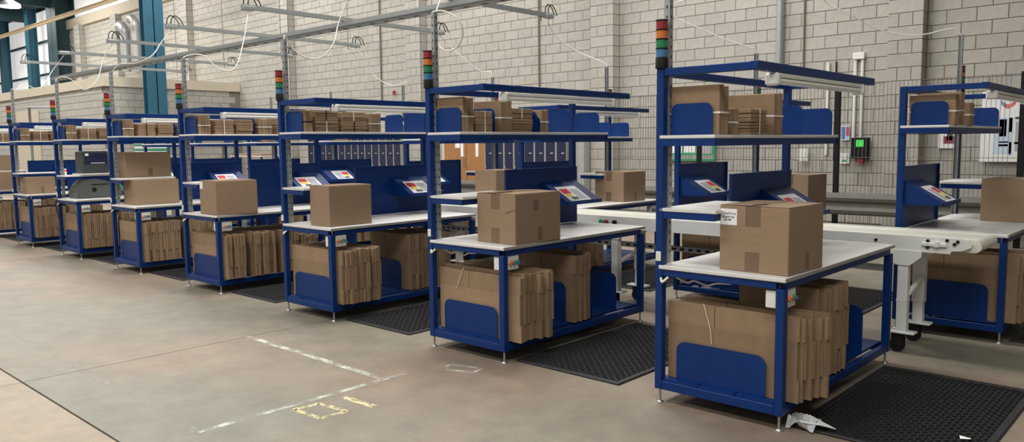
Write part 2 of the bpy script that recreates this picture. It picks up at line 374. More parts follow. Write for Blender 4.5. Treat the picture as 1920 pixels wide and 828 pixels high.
def flatpiece(name, u0, v0, u1, v1, y, mats, label, cat, prints=()):
    a = at(u0, v0, y=y); c = at(u1, v1, y=y); W, H = c.x-a.x, a.z-c.z
    o = empty(name, (a.x, y, c.z), label, cat)
    part('board', o, mats, lambda b: b.cbox(0, W, 0, .02, 0, H, .003))
    for nm, m, x0, x1, z0, z1 in prints: part(nm, o, m, lambda b: b.box(x0*W, x1*W, -.003, -.0002, z0*H, z1*H))
    return o
flatpiece('thermostat', 1575, 287, 1592, 307, WY-.05, 'white_plastic', 'small white control box right of the dark fence post', 'control box', [('slot', 'p_green', .2, .7, .2, .4), ('vent', 'p_grey', .75, .9, .1, .9)])
flatpiece('notice', 1578, 235, 1592, 263, WY-.04, 'p_pale', 'small blue and pink notice behind the dark fence post', 'notice', [('print_block', 'p_blue', .05, .5, .1, .9), ('print_block', 'p_red', .6, .95, .3, .9)])
flatpiece('poster', 1760, 248, 1790, 278, WY-.04, 'paper', 'white poster with a maroon picture behind the rear right bench', 'poster', [('print_block', 'p_maroon', .3, .95, .3, .75), ('print_block', 'p_dark', .5, .85, .5, .98)])
flatpiece('sanitiser', 1499, 278, 1514, 302, WY-.12, 'white_plastic', 'white soap dispenser on the wall behind the nearest bench', 'dispenser', [('nozzle', 'p_grey', .35, .65, .02, .2)])
nb = flatpiece('notice_board', 1841, 172, 1990, 304, WY-.1, 'paper', 'large white notice board with bunting and blue printed sheets at the right edge', 'notice board',
    [('sheet', 'p_pale', .18, .40, .12, .62), ('sheet', 'p_blue', .24, .33, .36, .60), ('sheet', 'p_grey', .24, .36, .22, .25), ('sheet', 'p_grey', .24, .36, .27, .29), ('sheet', 'p_dark', .43, .53, .60, .63), ('sheet', 'p_dark', .43, .53, .25, .28), ('sheet', 'p_grey', .44, .53, .15, .56)]
    + [('bunting_flag', m, .25+.026*i, .27+.026*i, .80-.05*math.sin(i*.52)-(0 if i else .0), .86-.05*math.sin(i*.52)) for i, m in enumerate(('p_blue', 'p_green', 'p_red', 'p_red', 'p_orange', 'p_red', 'p_red'))]
    + [('blue_figure', 'p_pale', .36, .41, .42, .62), ('blue_figure', 'p_blue', .37, .40, .1, .28)])
flatpiece('display_board', 1246, 250, 1340, 302, WY-.1, 'p_green', 'green-edged white display board behind the mesh fence', 'display board', [('sheet', 'paper', .03, .36, .28, .95), ('sheet', 'paper', .40, .62, .3, .95), ('sheet', 'p_grey', .64, .94, .26, .9), ('ledge', 'edge_grey', .02, .98, .08, .2)])
flatpiece('fire_call_point', 736, 170, 741, 178, WY-.08, 'lens_red', 'tiny red alarm call point on the block wall', 'call point')
# ------------------------------------------------------------------ wire mesh fence in front of the wall
FY = 9.55
for i, (x0, x1) in enumerate(((-7.15, -5.01), (-5.01, -2.38), (-2.38, .32), (.32, 2.94))):
    f = empty('mesh_fence_panel', (x0, FY, 0), ['narrow wire mesh fence panel beside the far wall pier', 'wire mesh fence panel left of the dark post behind the nearest bench', 'wire mesh fence panel right of the dark post, behind the rear right bench', 'wire mesh fence panel at the right edge in front of the notice board'][i], 'fence', 'wire mesh fence panels')
    W = x1-x0
    part('post', f, 'dark', lambda b: b.box(W-.085, W-.005, -.04, .04, 0, 2.62), key=('fpost', W))
    part('wire_grid', f, 'wire', lambda b: ([b.box(j*.062, j*.062+.006, -.003, .003, .12, 2.6) for j in range(int((W-.1)/.062))], [b.box(0, W-.085, -.008, 0, z-.004, z+.004) for z in (.15, 1.35, 2.59)]), key=('fmesh', W), kind='stuff')
# W-beam barrier
def armco(x0, x1, y, label):
    r = empty('crash_barrier', (x0, y, 0), label, 'barrier', 'grey crash barriers along the wall')
    prof = [(0, .42), (-.05, .45), (-.07, .50), (-.05, .55), (0, .585), (0, .615), (-.05, .65), (-.07, .70), (-.05, .75), (0, .78)]
    outer = prof+[(p[0]+.012, p[1]) for p in prof[::-1]]
    part('beam', r, 'armco', lambda b: b.prism(outer, 'x', 0, x1-x0), key=('armco', x1-x0))
    x = .6
    while x < x1-x0:
        part('post', r, 'armco', lambda b: (b.box(-.05, .05, .01, .03, 0, .78), b.box(-.05, .05, .1, .12, 0, .78), b.box(-.01, .01, .02, .11, 0, .78)), key='armpost', loc=(x, 0, 0)); x += 1.6
armco(-6.4, 2.8, 9.0, 'grey corrugated crash barrier in front of the mesh fence on the right'); armco(-15.0, -7.4, 9.0, 'grey corrugated crash barrier in front of the wooden doors')
# wooden double doors
dr = part('door_1', None, 'cream', lambda b: (b.box(-13.3, -13.2, WY-.06, WY, 0, 2.2), b.box(-11.52, -11.40, WY-.06, WY, 0, 2.2), b.box(-13.3, -11.4, WY-.06, WY, 2.1, 2.2)), kind='structure')
for i, xx in enumerate((-13.19, -12.35)):
    lf = part('door_leaf', dr, 'wood', lambda b: b.box(0, .82, WY-.05, WY-.01, .01, 2.1), key='doorleaf', loc=(xx, 0, 0))
    part('vision_panel', dr, 'paper', lambda b: b.box(0, .1, WY-.056, WY-.048, 1.32, 1.95), key='vision', loc=(xx+(.62 if i == 0 else .34), 0, 0))
part('door_notice', dr, 'paper', lambda b: b.box(-12.78, -12.6, WY-.056, WY-.05, 1.55, 1.75)); part('door_handle', dr, 'steel', lambda b: b.tube([(-12.43, WY-.09, 1.05), (-12.43, WY-.09, 1.3)], .015, 6))
# lockers
def locker(x, label, group):
    r = empty('locker', (x, WY-.02, 0), label, 'locker', group)
    part('body', r, 'edge_grey', lambda b: b.box(0, .325, -.42, 0, 0, 1.86), key='lkbody')
    for i, (z0, z1) in enumerate(((.06, .94), (.96, 1.84))):
        d = part('door', r, 'navy', lambda b: b.cbox(.04, .3, -.44, -.42, z0, z1, .004), key=('lkdoor', i))
        part('handle', d, 'edge_grey', lambda b: b.box(.19, .27, -.455, -.44, (z0+z1)/2, (z0+z1)/2+.03), key=('lkh', i))
        for j, zz in enumerate((z0+.12, z1-.12)): part('hinge', d, 'edge_grey', lambda b: b.tube([(.06, -.45, zz-.03), (.06, -.45, zz+.03)], .022, 8), key=('lkhinge', i, j))
for i in range(8): locker(-11.30+i*.33, f'{ORD[i]} navy steel locker from the left in the row right of the wooden doors', 'navy lockers right of the wooden doors')
for i in range(14): locker(-19.2+i*.33, f'{ORD[i]} navy steel locker from the left in the row left of the wooden doors', 'navy lockers left of the wooden doors')
part('locker_header', None, 'edge_grey', lambda b: b.box(-19.25, -14.56, WY-.5, WY-.02, 1.87, 1.95), label='pale grey top shelf running above the long locker row', cat='shelf')
part('grey_cupboard', None, 'edge_grey', lambda b: (b.box(-8.55, -8.15, WY-.45, WY-.02, 0, 1.9), b.box(-8.54, -8.36, WY-.46, WY-.44, .05, 1.85), b.box(-8.34, -8.16, WY-.46, WY-.44, .05, 1.85)), label='tall grey cupboard between the lockers and the mesh fence', cat='cupboard')
# ------------------------------------------------------------------ packing benches
NX = [.0233, -2.113, -4.300, -6.472, -8.616, -10.732, -12.928, -15.09]
FX = [.53-2.175*i for i in range(8)]
BD, BL, HT = .784, 1.83, .88
def bench(i, row, shelf_z, lowpl, uppl, mid=True, screen=True):
    near = row == 'near'; X = NX[i] if near else FX[i]; flip = not near; Y0 = 0 if near else 4.83
    lab = f'blue steel packing bench with shelves, {ORD[i]} from the right in the {"front" if near else "rear"} row'
    r = empty('packing_bench', (X, Y0, 0), lab, 'workbench', 'blue packing benches')
    P = lambda name, m, fn, key, par=r, **k: part(name, par, m, fn, key=key, flip=flip, **k)
    h = .025
    for nm, x, y, z1 in (('nl', 0, 0, 2.085), ('fl', 0, BL, 2.085), ('nr', BD, 0, .815), ('fr', BD, BL, .815)):
        L = P('leg', 'blue', lambda b: b.cbox(x-h, x+h, y-h, y+h, .09, z1, .003), ('leg', nm))
        P('levelling_foot', 'steel', lambda b: (b.tube([(x, y, .012), (x, y, .1)], .008, 8), b.tube([(x, y, 0), (x, y, .006), (x, y, .014)], [.024, .024, .012], 12)), ('foot', nm), par=L)
    P('worktop', ['laminate', 'laminate_edge'], lambda b: (b.cbox(0, BD+.032, -.03, BL+.03, .855, HT, .004), b.box(BD+.0325, BD+.034, -.028, BL+.028, .857, .878, 1)), 'worktop')
    for j, (a, c, d, e) in enumerate(((.025, BD-.025, -.02, .02), (.025, BD-.025, BL-.02, BL+.02), (-.02, .02, .025, BL-.025), (BD-.02, BD+.02, .025, BL-.025))):
        P('top_rail', 'blue', lambda b: b.cbox(a, c, d, e, .812, .854, .003), ('toprail', j))
        P('lower_rail', 'blue', lambda b: b.cbox(a, c, d-.003, e+.003, .09, .145, .003), ('lowrail', j))
    for j in range(3):
        x0 = .03+j*.243
        P('lower_shelf_panel', 'blue', lambda b: (b.box(x0, x0+.235, -.005, BL, .157, .160), b.box(x0, x0+.235, -.012, -.008, .140, .160), b.box(x0, x0+.003, 0, BL, .146, .16), b.box(x0+.232, x0+.235, 0, BL, .146, .16)), ('lowpanel', j))
    for (y, x0, x1, ht) in lowpl: P('divider_plate', 'blue', lambda b: rplate(b, x0, x1, .160, .160+ht, y, .06), ('lowpl', y, x0, x1, ht))
    # upper shelf
    sz = shelf_z
    us = P('upper_shelf', 'laminate', lambda b: b.cbox(0, .375, -.03, 1.90, sz-.02, sz, .003), ('ushelf', sz))
    P('shelf_rail', 'blue', lambda b: (b.box(.0, .37, -.026, .0, sz-.065, sz-.021), b.box(.345, .37, 0, 1.89, sz-.065, sz-.021), b.box(.026, .05, 0, 1.89, sz-.065, sz-.021), b.box(.0, .37, 1.87, 1.895, sz-.065, sz-.021)), ('usrail', sz), par=us)
    for (y, x0, x1, ht) in uppl: P('divider_plate', 'blue', lambda b: rplate(b, x0, x1, sz, sz+ht, y, .05), ('uppl', sz, y, x0, x1, ht))
    # canopy frame
    for j, y in enumerate((0, BL)): P('canopy_arm', 'blue', lambda b: b.cbox(.026, .585, y-.022, y+.022, 2.038, 2.084, .003), ('arm', j))
    P('canopy_rail', 'blue', lambda b: b.cbox(.586, .632, -.03, BL+.05, 2.036, 2.086, .003), 'crail0'); P('canopy_rail', 'blue', lambda b: b.cbox(-.022, .022, .026, BL-.026, 2.038, 2.084, .003), 'crail1')
    lf = P('light_fitting', 'white_plastic', lambda b: (b.cbox(.575, .640, .22, 1.60, 2.005, 2.030, .004), b.box(.60, .615, .4, .42, 2.03, 2.037), b.box(.60, .615, 1.4, 1.42, 2.03, 2.037)), 'lfit')
    for j, x in enumerate((.592, .624)): P('tube', 'tube_glass', lambda b: b.tube([(x, .24, 1.987), (x, 1.58, 1.987)], .017, 10), ('ltube', j), par=lf)
    for j, y in enumerate((.19, 1.59)): P('end_cap', 'white_plastic', lambda b: b.cbox(.566, .65, y, y+.045, 1.958, 2.032, .012), ('lcap', j), par=lf)
    # mast with tower light
    P('cable_mast', ['galv', 'dark'], lambda b: (b.box(-.018, .022, .045, .049, .885, 2.68), b.box(-.018, -.014, .049, .083, .885, 2.68), b.box(.018, .022, .049, .083, .885, 2.68), [b.box(-.001, .007, .0442, .0449, .95+k*.06, .968+k*.06, 1) for k in range(29)], [b.box(.0221, .0225, .061, .070, .95+k*.06, .968+k*.06, 1) for k in range(29)]), 'mast')
    tl = P('tower_light', 'dark', lambda b: b.tube([(0, -.008, 2.086), (0, -.008, 2.148), (0, -.008, 2.152)], [.038, .038, .034], 18), 'tl')
    for j, m in enumerate(('lens_blue', 'lens_green', 'lens_amber', 'lens_red')):
        P('lens', m, lambda b: b.tube([(0, -.008, 2.152+j*.056), (0, -.008, 2.199+j*.056)], .035, 18), ('lens', j), par=tl)
        P('spacer_ring', 'dark', lambda b: b.tube([(0, -.008, 2.199+j*.056), (0, -.008, 2.2079+j*.056)], .037, 18), ('ring', j), par=tl)
    if mid:
        ms = P('middle_shelf', 'laminate', lambda b: b.cbox(0, .385, -.025, .70, 1.215, 1.237, .003), 'mshelf')
        P('shelf_rail', 'blue', lambda b: (b.box(.0, .37, -.02, .0, 1.172, 1.214),)+(() if mid == 'thin' else (b.box(.345, .37, 0, .69, 1.172, 1.214), b.box(.026, .37, .67, .69, 1.172, 1.214))), ('msrail', mid), par=ms)
    if screen:
        P('side_screen', 'blue', lambda b: (b.box(.027, .031, .83, 1.86, .882, 1.415), b.box(.031, .05, .83, .833, .882, 1.415), b.box(.031, .045, .83, 1.86, 1.411, 1.415)), 'sscreen')
        dh = P('document_holder', 'blue', lambda b: (b.prism([(.034, 1.265), (.034, 1.285), (.345, 1.105), (.345, 1.085), (.333, 1.085)], 'y', 1.33, 1.83), b.prism([(.034, 1.085), (.034, 1.27), (.335, 1.088)], 'y', 1.333, 1.337), b.prism([(.034, 1.085), (.034, 1.27), (.335, 1.088)], 'y', 1.823, 1.827), b.box(.335, .352, 1.33, 1.83, 1.085, 1.118)), 'dholder')
        a = math.atan2(-.18, .311); T = Matrix.Translation((.034, 0, 1.2862)) @ Matrix.Rotation(-a, 4, 'Y')
        y0, y1 = (1.40, 1.70)
        P('paper_sheet', 'paper', lambda b: b.box(.10, .345, y0, y1, 0, .0015, 0, T), 'dpaper', par=dh)
        for j, (m, u0, u1, v0, v1) in enumerate((('p_red', .12, .20, .06, .45), ('p_yellow', .205, .25, .06, .4), ('p_dark', .255, .30, .2, .5), ('p_grey', .13, .3, .52, .9))):
            P('print_block', m, lambda b: b.box(u0+.02, u1+.02, y0+v0*(y1-y0), y0+v1*(y1-y0), .0015, .0021, 0, T), ('dprint', j), par=dh)
    sb = P('socket_box', 'white_plastic', lambda b: (b.cbox(BD-.062, BD+.012, .04, .16, .70, .808, .005), b.cbox(BD-.095, BD-.03, -.005, .038, .70, .80, .005)), 'sbox')
    for j, m in enumerate(('p_orange', 'p_orange', 'p_blue', 'p_green', 'p_blue')): P('plug', m, lambda b: b.tube([(BD+.012, .055+j*.022, .748+(.012 if j % 2 else 0)), (BD+.03, .055+j*.022, .748+(.012 if j % 2 else 0))], .011, 8), ('plug', j), par=sb)
    P('switch_plate', 'white_plastic', lambda b: b.cbox(-.018, .018, -.034, -.0255, .905, .965, .003), 'swplate')
    P('cable_hook', 'cable_white', lambda b: b.tube(catmull([(.02, -.03, .80), (.04, -.05, .78), (.06, -.045, .795), (.07, -.03, .81)], 5), .008, 6), 'hook')
    P('cable_coil', 'cable_white', lambda b: b.tube(catmull([(.07, .06, .80), (.14, .08, .77), (.2, .06, .79), (.27, .09, .765), (.35, .06, .79), (.45, .05, .80)], 5), .006, 6), 'coil')
    return r
LP = (.028, .10, .685, .245)
near_low = [[LP, (1.40, .40, .76, .33)], [LP, (.82, .30, .715, .33), (1.11, .3, .77, .36), (1.48, .15, .76, .33)], [LP, (.91, .12, .66, .30)], [LP, (1.3, .1, .7, .3)]]+[[LP, (1.2, .1, .7, .3)]]*4
near_up = [[(.03, .045, .325, .19), (.40, .05, .25, .17), (1.27, .03, .35, .21), (1.80, .04, .36, .20)],
           [(.03, .045, .325, .19), (.40, .05, .33, .19), (.91, .05, .34, .18), (.96, .05, .33, .14), (1.36, .03, .35, .20), (1.8, .04, .34, .19)],
           [(.03, .04, .32, .20), (1.25, .04, .34, .19), (1.55, .04, .35, .21)],
           [(.03, .04, .32, .20), (.75, .04, .33, .2)]]+[[(.03, .04, .32, .20), (.75, .04, .33, .2)]]*4
SZN = [1.680, 1.735, 1.775, 1.79, 1.80, 1.78, 1.78, 1.78]
for i in range(8): bench(i, 'near', SZN[i], near_low[i], near_up[i], mid='thin' if i == 4 else True)
SZF = [1.755, 1.72, 1.72, 1.72, 1.72, 1.72, 1.72, 1.72]
for i in range(8):
    bench(i, 'far', SZF[i], [(1.795, .10, .685, .30)]+([(1.1, .1, .7, .3)] if i else []), [(1.79, .05, .335, .20), (.04, .05, .36, .19)]+([(.45, .05, .34, .19)] if i in (1, 2) else []))
def bxy(i, row, x, y): return (NX[i]+x, y) if row == 'near' else (FX[i]+x, 4.83-y)
def where(i, row): return f'the {ORD[i]} {"front" if row == "near" else "rear"} bench'
# ------------------------------------------------------------------ conveyor
cv = empty('belt_conveyor', (0, 2.2, 0), 'long white belt conveyor running between the two rows of benches', 'conveyor')
X0, X1 = -17.0, 1.18
for j, (ya, yb) in enumerate(((0, .02), (.56, .58))):
    pr = [(X0, .795), (X1-.10, .795), (X1-.06, .795), (X1-.05, .815), (X1+.02, .825), (X1+.075, .85), (X1+.085, .875), (X1+.06, .905), (X1, .912), (X0, .918)]
    part('side_plate', cv, 'white_paint', lambda b: b.prism(pr, 'y', ya, yb))
def beltf(b):
    pts = [(X0, .905), (X1+.09, .905)]+[(X1+.09+.047*math.sin(a), .858+.047*math.cos(a)) for a in [math.pi*k/8 for k in range(1, 8)]]+[(X1+.09, .811), (X0, .811)]
    b.prism(pts, 'y', .035, .545)
part('belt', cv, 'belt', beltf)
for j, (x, z) in enumerate(((.97, .885), (.97, .835), (1.10, .895), (1.17, .89), (1.15, .87), (.60, .865))):
    part('bolt', cv, 'dark', lambda b: b.tube([(x, -.012, z), (x, 0, z)], .012, 8))
part('tension_bracket', cv, 'white_paint', lambda b: (b.cbox(.93, 1.10, -.02, 0, .845, .872, .003), b.cbox(1.02, 1.05, -.03, 0, .84, .885, .003)))
for m, x in (('p_green', -2.03), ('lens_red', -1.97), ('dark', -1.87)): part('push_button', cv, m, lambda b: b.tube([(x, -.025, .855), (x, 0, .855)], .022, 12))
for k, x in enumerate((.80, -1.88, -4.6, -7.3, -10.0, -12.7)):
    for j, y in enumerate((.0, .42)):
        lg = part('leg', cv, 'white_paint', lambda b: (b.cbox(-.038, .038, y+.005, y+.075, .165, .73, .004), b.cbox(-.046, .046, y, y+.08, .33, .73, .004) if j else b.box(-.04, .04, y+.003, y+.077, .40, .42), b.prism([(-.13, .80), (.13, .80), (.13, .755), (.05, .685), (-.05, .685), (-.13, .755)], 'y', y-.006, y+.004), b.cbox(-.13, .10, y-.01, y+.09, .150, .166, .003)), key=('cvleg', j), loc=(x, 0, 0))
        part('castor', lg, 'dark', lambda b: (b.tube([(-.03, y+.02, .055), (-.03, y+.06, .055)], .055, 18), b.box(-.07, .02, y+.012, y+.018, .05, .15), b.box(-.07, .02, y+.062, y+.068, .05, .15)), key=('castor', j))
    part('cross_brace', cv, 'white_paint', lambda b: b.tube([(.03, .06, .46), (.03, .45, .55)], .022, 6), key='cvbrace', loc=(x, 0, 0))
part('cable_tray', cv, ['galv', 'dark'], lambda b: (b.box(X0, .62, .30, .34, .60, .604), b.box(X0, .62, .298, .302, .575, .625), b.box(X0, .62, .338, .342, .575, .625), [b.box(-14+k*.09, -13.955+k*.09, .2965, .2979, .59, .61, 1) for k in range(160)]))
# ------------------------------------------------------------------ overhead gantry with cable arms
ga = empty('overhead_cable_gantry', (0, 2.42, 3.25), 'grey overhead cable tray with long cross arms hung above the conveyor', 'cable tray')
part('tray', ga, ['galv', 'dark'], lambda b: (b.box(-18, 3, -.075, .075, 0, .006), b.box(-18, 3, -.08, -.073, 0, .082), b.box(-18, 3, .073, .08, 0, .082), b.box(-18, 3, -.135, -.085, .012, .06), [b.box(-18+k*.3, -17.9+k*.3, -.02, .02, -.0012, -.0002, 1) for k in range(70)]))
for i in range(8):
    x = NX[i]-.02
    ar = part('arm', ga, 'galv', lambda b: (b.box(-.03, .03, -1.57, 1.78, .084, .089), b.box(-.03, -.025, -1.57, 1.78, .089, .135), b.box(.025, .03, -1.57, 1.78, .089, .135)), key='garm', loc=(x, 0, 0))
    for j, y in enumerate((-1.57, 1.62)):
        part('junction_box', ar, 'galv', lambda b: b.cbox(-.045, .045, y, y+.16, .07, .12, .006), key=('gbox', j))
        for s_, q_ in enumerate((0.02, .08)): part('cable_loop', ar, 'dark', lambda b: b.tube(catmull([(0, y+q_, .12), (0, y+q_+.01, .2), (0, y+q_+.06, .255), (0, y+q_+.14, .21), (0, y+q_+.19, .12)], 5), .007, 6), key=('gloop', j, s_))
    part('hanger_rod', ga, 'wire', lambda b: b.tube([(x, 1.55, .02), (x, 1.55, ROOF_Z-3.25-.05)], .006, 6), key=None)
# white flexes from every mast to the arms
def flex(pts, label, r=.0065, m='cable_white', group='white flexes hanging from the masts'):
    part('power_cable', None, m, lambda b: b.tube(catmull(pts, 8), r, 6), label=label, cat='cable', group=group)
def pxcable(i, row, path):
    if row == 'near': a = Vector((NX[i]+.002, .064, 2.672)); e = Vector((NX[i]-.02, .93, 3.31))
    else: a = Vector((FX[i]+.002, 4.766, 2.672)); e = Vector((NX[i]-.02, 4.12, 3.31))
    pts = [a]+[at(u, v, y=y) for u, v, y in path]+[e]
    flex(pts, f'white flex rising from the grey mast of {where(i, row)}')
pxcable(0, 'near', [(1246, -12, .1), (1262, -60, .3)])
pxcable(1, 'near', [(813, 22, .1), (832, 21, .15), (858, 35, .2), (868, 62, .25), (857, 88, .3), (836, 95, .3), (819, 80, .28), (815, 50, .28), (820, 15, .4), (850, -40, .7)])
pxcable(2, 'near', [(534, 67, .08), (550, 92, .18), (578, 109, .32), (605, 106, .48), (626, 80, .62), (636, 40, .75)])
pxcable(3, 'near', [(347, 106, .1), (365, 102, .18), (385, 106, .28), (410, 128, .4), (440, 128, .55), (456, 80, .75)])
pxcable(4, 'near', [(208, 140, .1), (222, 121, .18), (255, 118, .35), (285, 104, .55), (302, 80, .75)])
pxcable(5, 'near', [(106, 148, .1), (120, 144, .15), (135, 150, .25), (158, 168, .4), (182, 150, .6), (194, 110, .8)])
pxcable(6, 'near', [(30, 168, .1), (45, 158, .3), (75, 165, .5), (100, 130, .8)])
pxcable(0, 'far', [(1792, 54, 4.75), (1770, 56, 4.72), (1730, 65, 4.66), (1690, 65, 4.58), (1640, 52, 4.48), (1590, 25, 4.36), (1545, 0, 4.26), (1560, -45, 4.16)])
pxcable(1, 'far', [(1416, 92, 4.75), (1404, 88, 4.72), (1360, 74, 4.62), (1310, 52, 4.5), (1262, 30, 4.38), (1262, 8, 4.25)])
pxcable(2, 'far', [(1133, 118, 4.75), (1115, 110, 4.70), (1080, 95, 4.6), (1045, 70, 4.4), (1030, 48, 4.25)])
pxcable(3, 'far', [(919, 134, 4.75), (900, 132, 4.70), (870, 110, 4.5), (838, 80, 4.3)])
pxcable(4, 'far', [(765, 152, 4.75), (735, 160, 4.6), (700, 140, 4.4), (680, 105, 4.2)])
# ------------------------------------------------------------------ anti-fatigue mats
def matmesh(b):
    W, L, t, p = .94, 1.62, .014, .0313
    e = .045
    b.prism([(0, 0), (W, 0), (W-.0, .0), (W, L), (0, L)], 'z', 0, .003)
    for (x0, x1, y0, y1) in ((0, W, 0, e), (0, W, L-e, L), (0, e, e, L-e), (W-e, W, e, L-e)): b.cbox(x0, x1, y0, y1, .0, t, .006)
    nx = int((W-2*e)/p); ny = int((L-2*e)/p)
    for i in range(nx):
        for j in range(ny):
            x = e+(i+.5)*(W-2*e)/nx; y = e+(j+.5)*(L-2*e)/ny; k = p*.5
            th = math.pi/4 if (i+j) % 2 else -math.pi/4
            c, s_ = math.cos(th), math.sin(th)
            A, Bv = k*1.05, k*.36
            vs = []
            for zz, f in ((.003, 1), (t+.001, .8)):
                for (q_, r_) in ((-A, -Bv), (A, -Bv), (A, Bv), (-A, Bv)): vs.append((x+(q_*c-r_*s_)*f, y+(q_*s_+r_*c)*f, zz))
            b.add(vs, [(4, 5, 6, 7), (0, 1, 5, 4), (1, 2, 6, 5), (2, 3, 7, 6), (3, 0, 4, 7)])
for i in range(8):
    part('floor_mat', None, 'rubber', matmesh, key='mat', loc=(NX[i]+.81, .10, .0005), label=f'black ridged rubber floor mat on the right of {where(i, "near")}', cat='mat', group='black rubber mats')
for i in range(7):
    part('floor_mat', None, 'rubber', matmesh, key='mat', loc=(FX[i]+.83, 3.12, .0005), label=f'black ridged rubber floor mat on the right of {where(i, "far")}', cat='mat', group='black rubber mats')
# ------------------------------------------------------------------ cartons
def carton(x, y, z, w_, d, h, label, rz=0, tape=True, open_=0, group='made-up cartons on the benches', name='carton'):
    r = empty(name, (x, y, z), label, 'carton', group, rz)
    part('body', r, 'card', lambda b: b.cbox(0, w_, 0, d, 0, h-.004, .005), key=('cb', w_, d, h))
    for j, (xa, xb, dz) in enumerate(((.002, w_/2-.0015, 0), (w_/2+.0015, w_-.002, .0015))):
        a = math.radians(1.2+open_)*(1 if j else -1)
        px = xa if j == 0 else xb
        T = Matrix.Translation((px, 0, h-.004)) @ Matrix.Rotation(-math.radians(.8+open_) if j == 0 else math.radians(.5+open_*.4), 4, 'Y')
        part('top_flap', r, 'card', lambda b: b.box(xa-px, xb-px, .002, d-.002, 0, .004, 0, T), key=('cf', j, w_, d, h, open_))
    if tape:
        tw = .024
        for j, (x0, x1, y0, y1, z0, z1) in enumerate(((w_/2-.05, w_/2+.045, -.0008, -.0002, h-.12, h-.004), (w_/2-.05, w_/2+.04, -.0008, -.0002, .008, .12), (w_/2-tw, w_/2+tw, .01, d*.35, h+.0045+open_*.004, h+.0052+open_*.004))):
            part('tape', r, 'tape', lambda b: b.box(x0, x1, y0, y1, z0, z1), key=('ct', j, w_, d, h, open_))
        part('hand_mark', r, 'tape', lambda b: b.box(w_+.0002, w_+.0008, d*.48, d*.58, .02, .12), key=('ch', w_, d, h))
    return r
c1 = carton(.389, .061, HT, .432, .452, .388, 'brown carton with a white text label on the nearest front-row bench', rz=-.04, open_=.6)
lb = part('text_label', c1, 'paper', lambda b: b.box(.006, .112, -.0012, -.0004, .27, .365))
def text(txt, size, loc, par, m='p_dark'):
    cu = bpy.data.curves.new('t', 'FONT'); cu.body = txt; cu.size = size; cu.extrude = .0002; cu.offset = .0006
    t = bpy.data.objects.new('t', cu); COL.objects.link(t)
    dg = bpy.context.evaluated_depsgraph_get(); me = bpy.data.meshes.new_from_object(t.evaluated_get(dg)); bpy.data.objects.remove(t)
    me.transform(Matrix.Translation(loc) @ Matrix.Rotation(math.pi/2, 4, 'X')); me.materials.clear(); me.materials.append(MAT[m])
    return link('lettering', me, par)
text("Don't Let", .021, (.022, -.0014, .331), lb); text('Shipment', .021, (.016, -.0014, .311), lb); text('Stay Still', .014, (.028, -.0014, .296), lb)
c2 = carton(-1.722, .124, HT, .418, .515, .385, 'brown taped carton with a dented corner on the second front-row bench', rz=-.033, open_=1.2)
part('dent_crease', c2, 'tape', lambda b: b.prism([(.30, .24), (.417, .275), (.417, .265), (.33, .235)], 'y', -.0009, -.0003)); part('ink_mark', c2, 'tape', lambda b: b.box(.4182, .4188, .2, .26, .25, .33))
carton(-3.92, .044, HT, .325, .487, .385, 'plain brown carton on the third front-row bench', rz=-.01, tape=False)
c4 = carton(-6.09, .0, HT, .425, .49, .385, 'brown carton with a small white sticker on the fourth front-row bench', rz=-.05, tape=False)
part('sticker', c4, 'paper', lambda b: b.box(.01, .09, -.001, -.0003, .29, .37))
carton(-8.55, .115, HT, .44, .58, .332, 'lower brown carton of the two on the fifth front-row bench', rz=-.06, tape=False)
carton(-8.88, .11, 1.237, .40, .64, .345, 'upper brown carton resting on the middle shelf of the fifth front-row bench', rz=.05, tape=True)
carton(-12.70, .03, HT, .31, .44, .285, 'brown carton on the seventh front-row bench beside the grey machine', rz=.04, tape=True)
carton(-14.68, .05, HT, .38, .5, .34, 'brown carton on the bench at the left edge', tape=False); carton(-15.04, .05, 1.24, .33, .5, .28, 'brown carton on the middle shelf at the left edge', tape=False)
carton(.905, 4.12, HT, .43, .50, .39, 'brown carton at the right edge on the first rear-row bench', rz=-.05, tape=False)
carton(-1.17, 4.2, HT, .43, .45, .39, 'brown carton on the second rear-row bench behind the labelled carton', rz=-.06)
carton(-3.60, 4.20, HT, .48, .46, .385, 'brown carton on the third rear-row bench beside the mesh fence', rz=-.06)
carton(-5.60, 3.95, HT, .43, .45, .385, 'brown carton half hidden behind a blue screen on the fourth rear-row bench', tape=False)
for i in range(4, 8): carton(FX[i]+.39, 4.1, HT, .43, .45, .385, f'brown carton on {where(i, "far")}', tape=False)
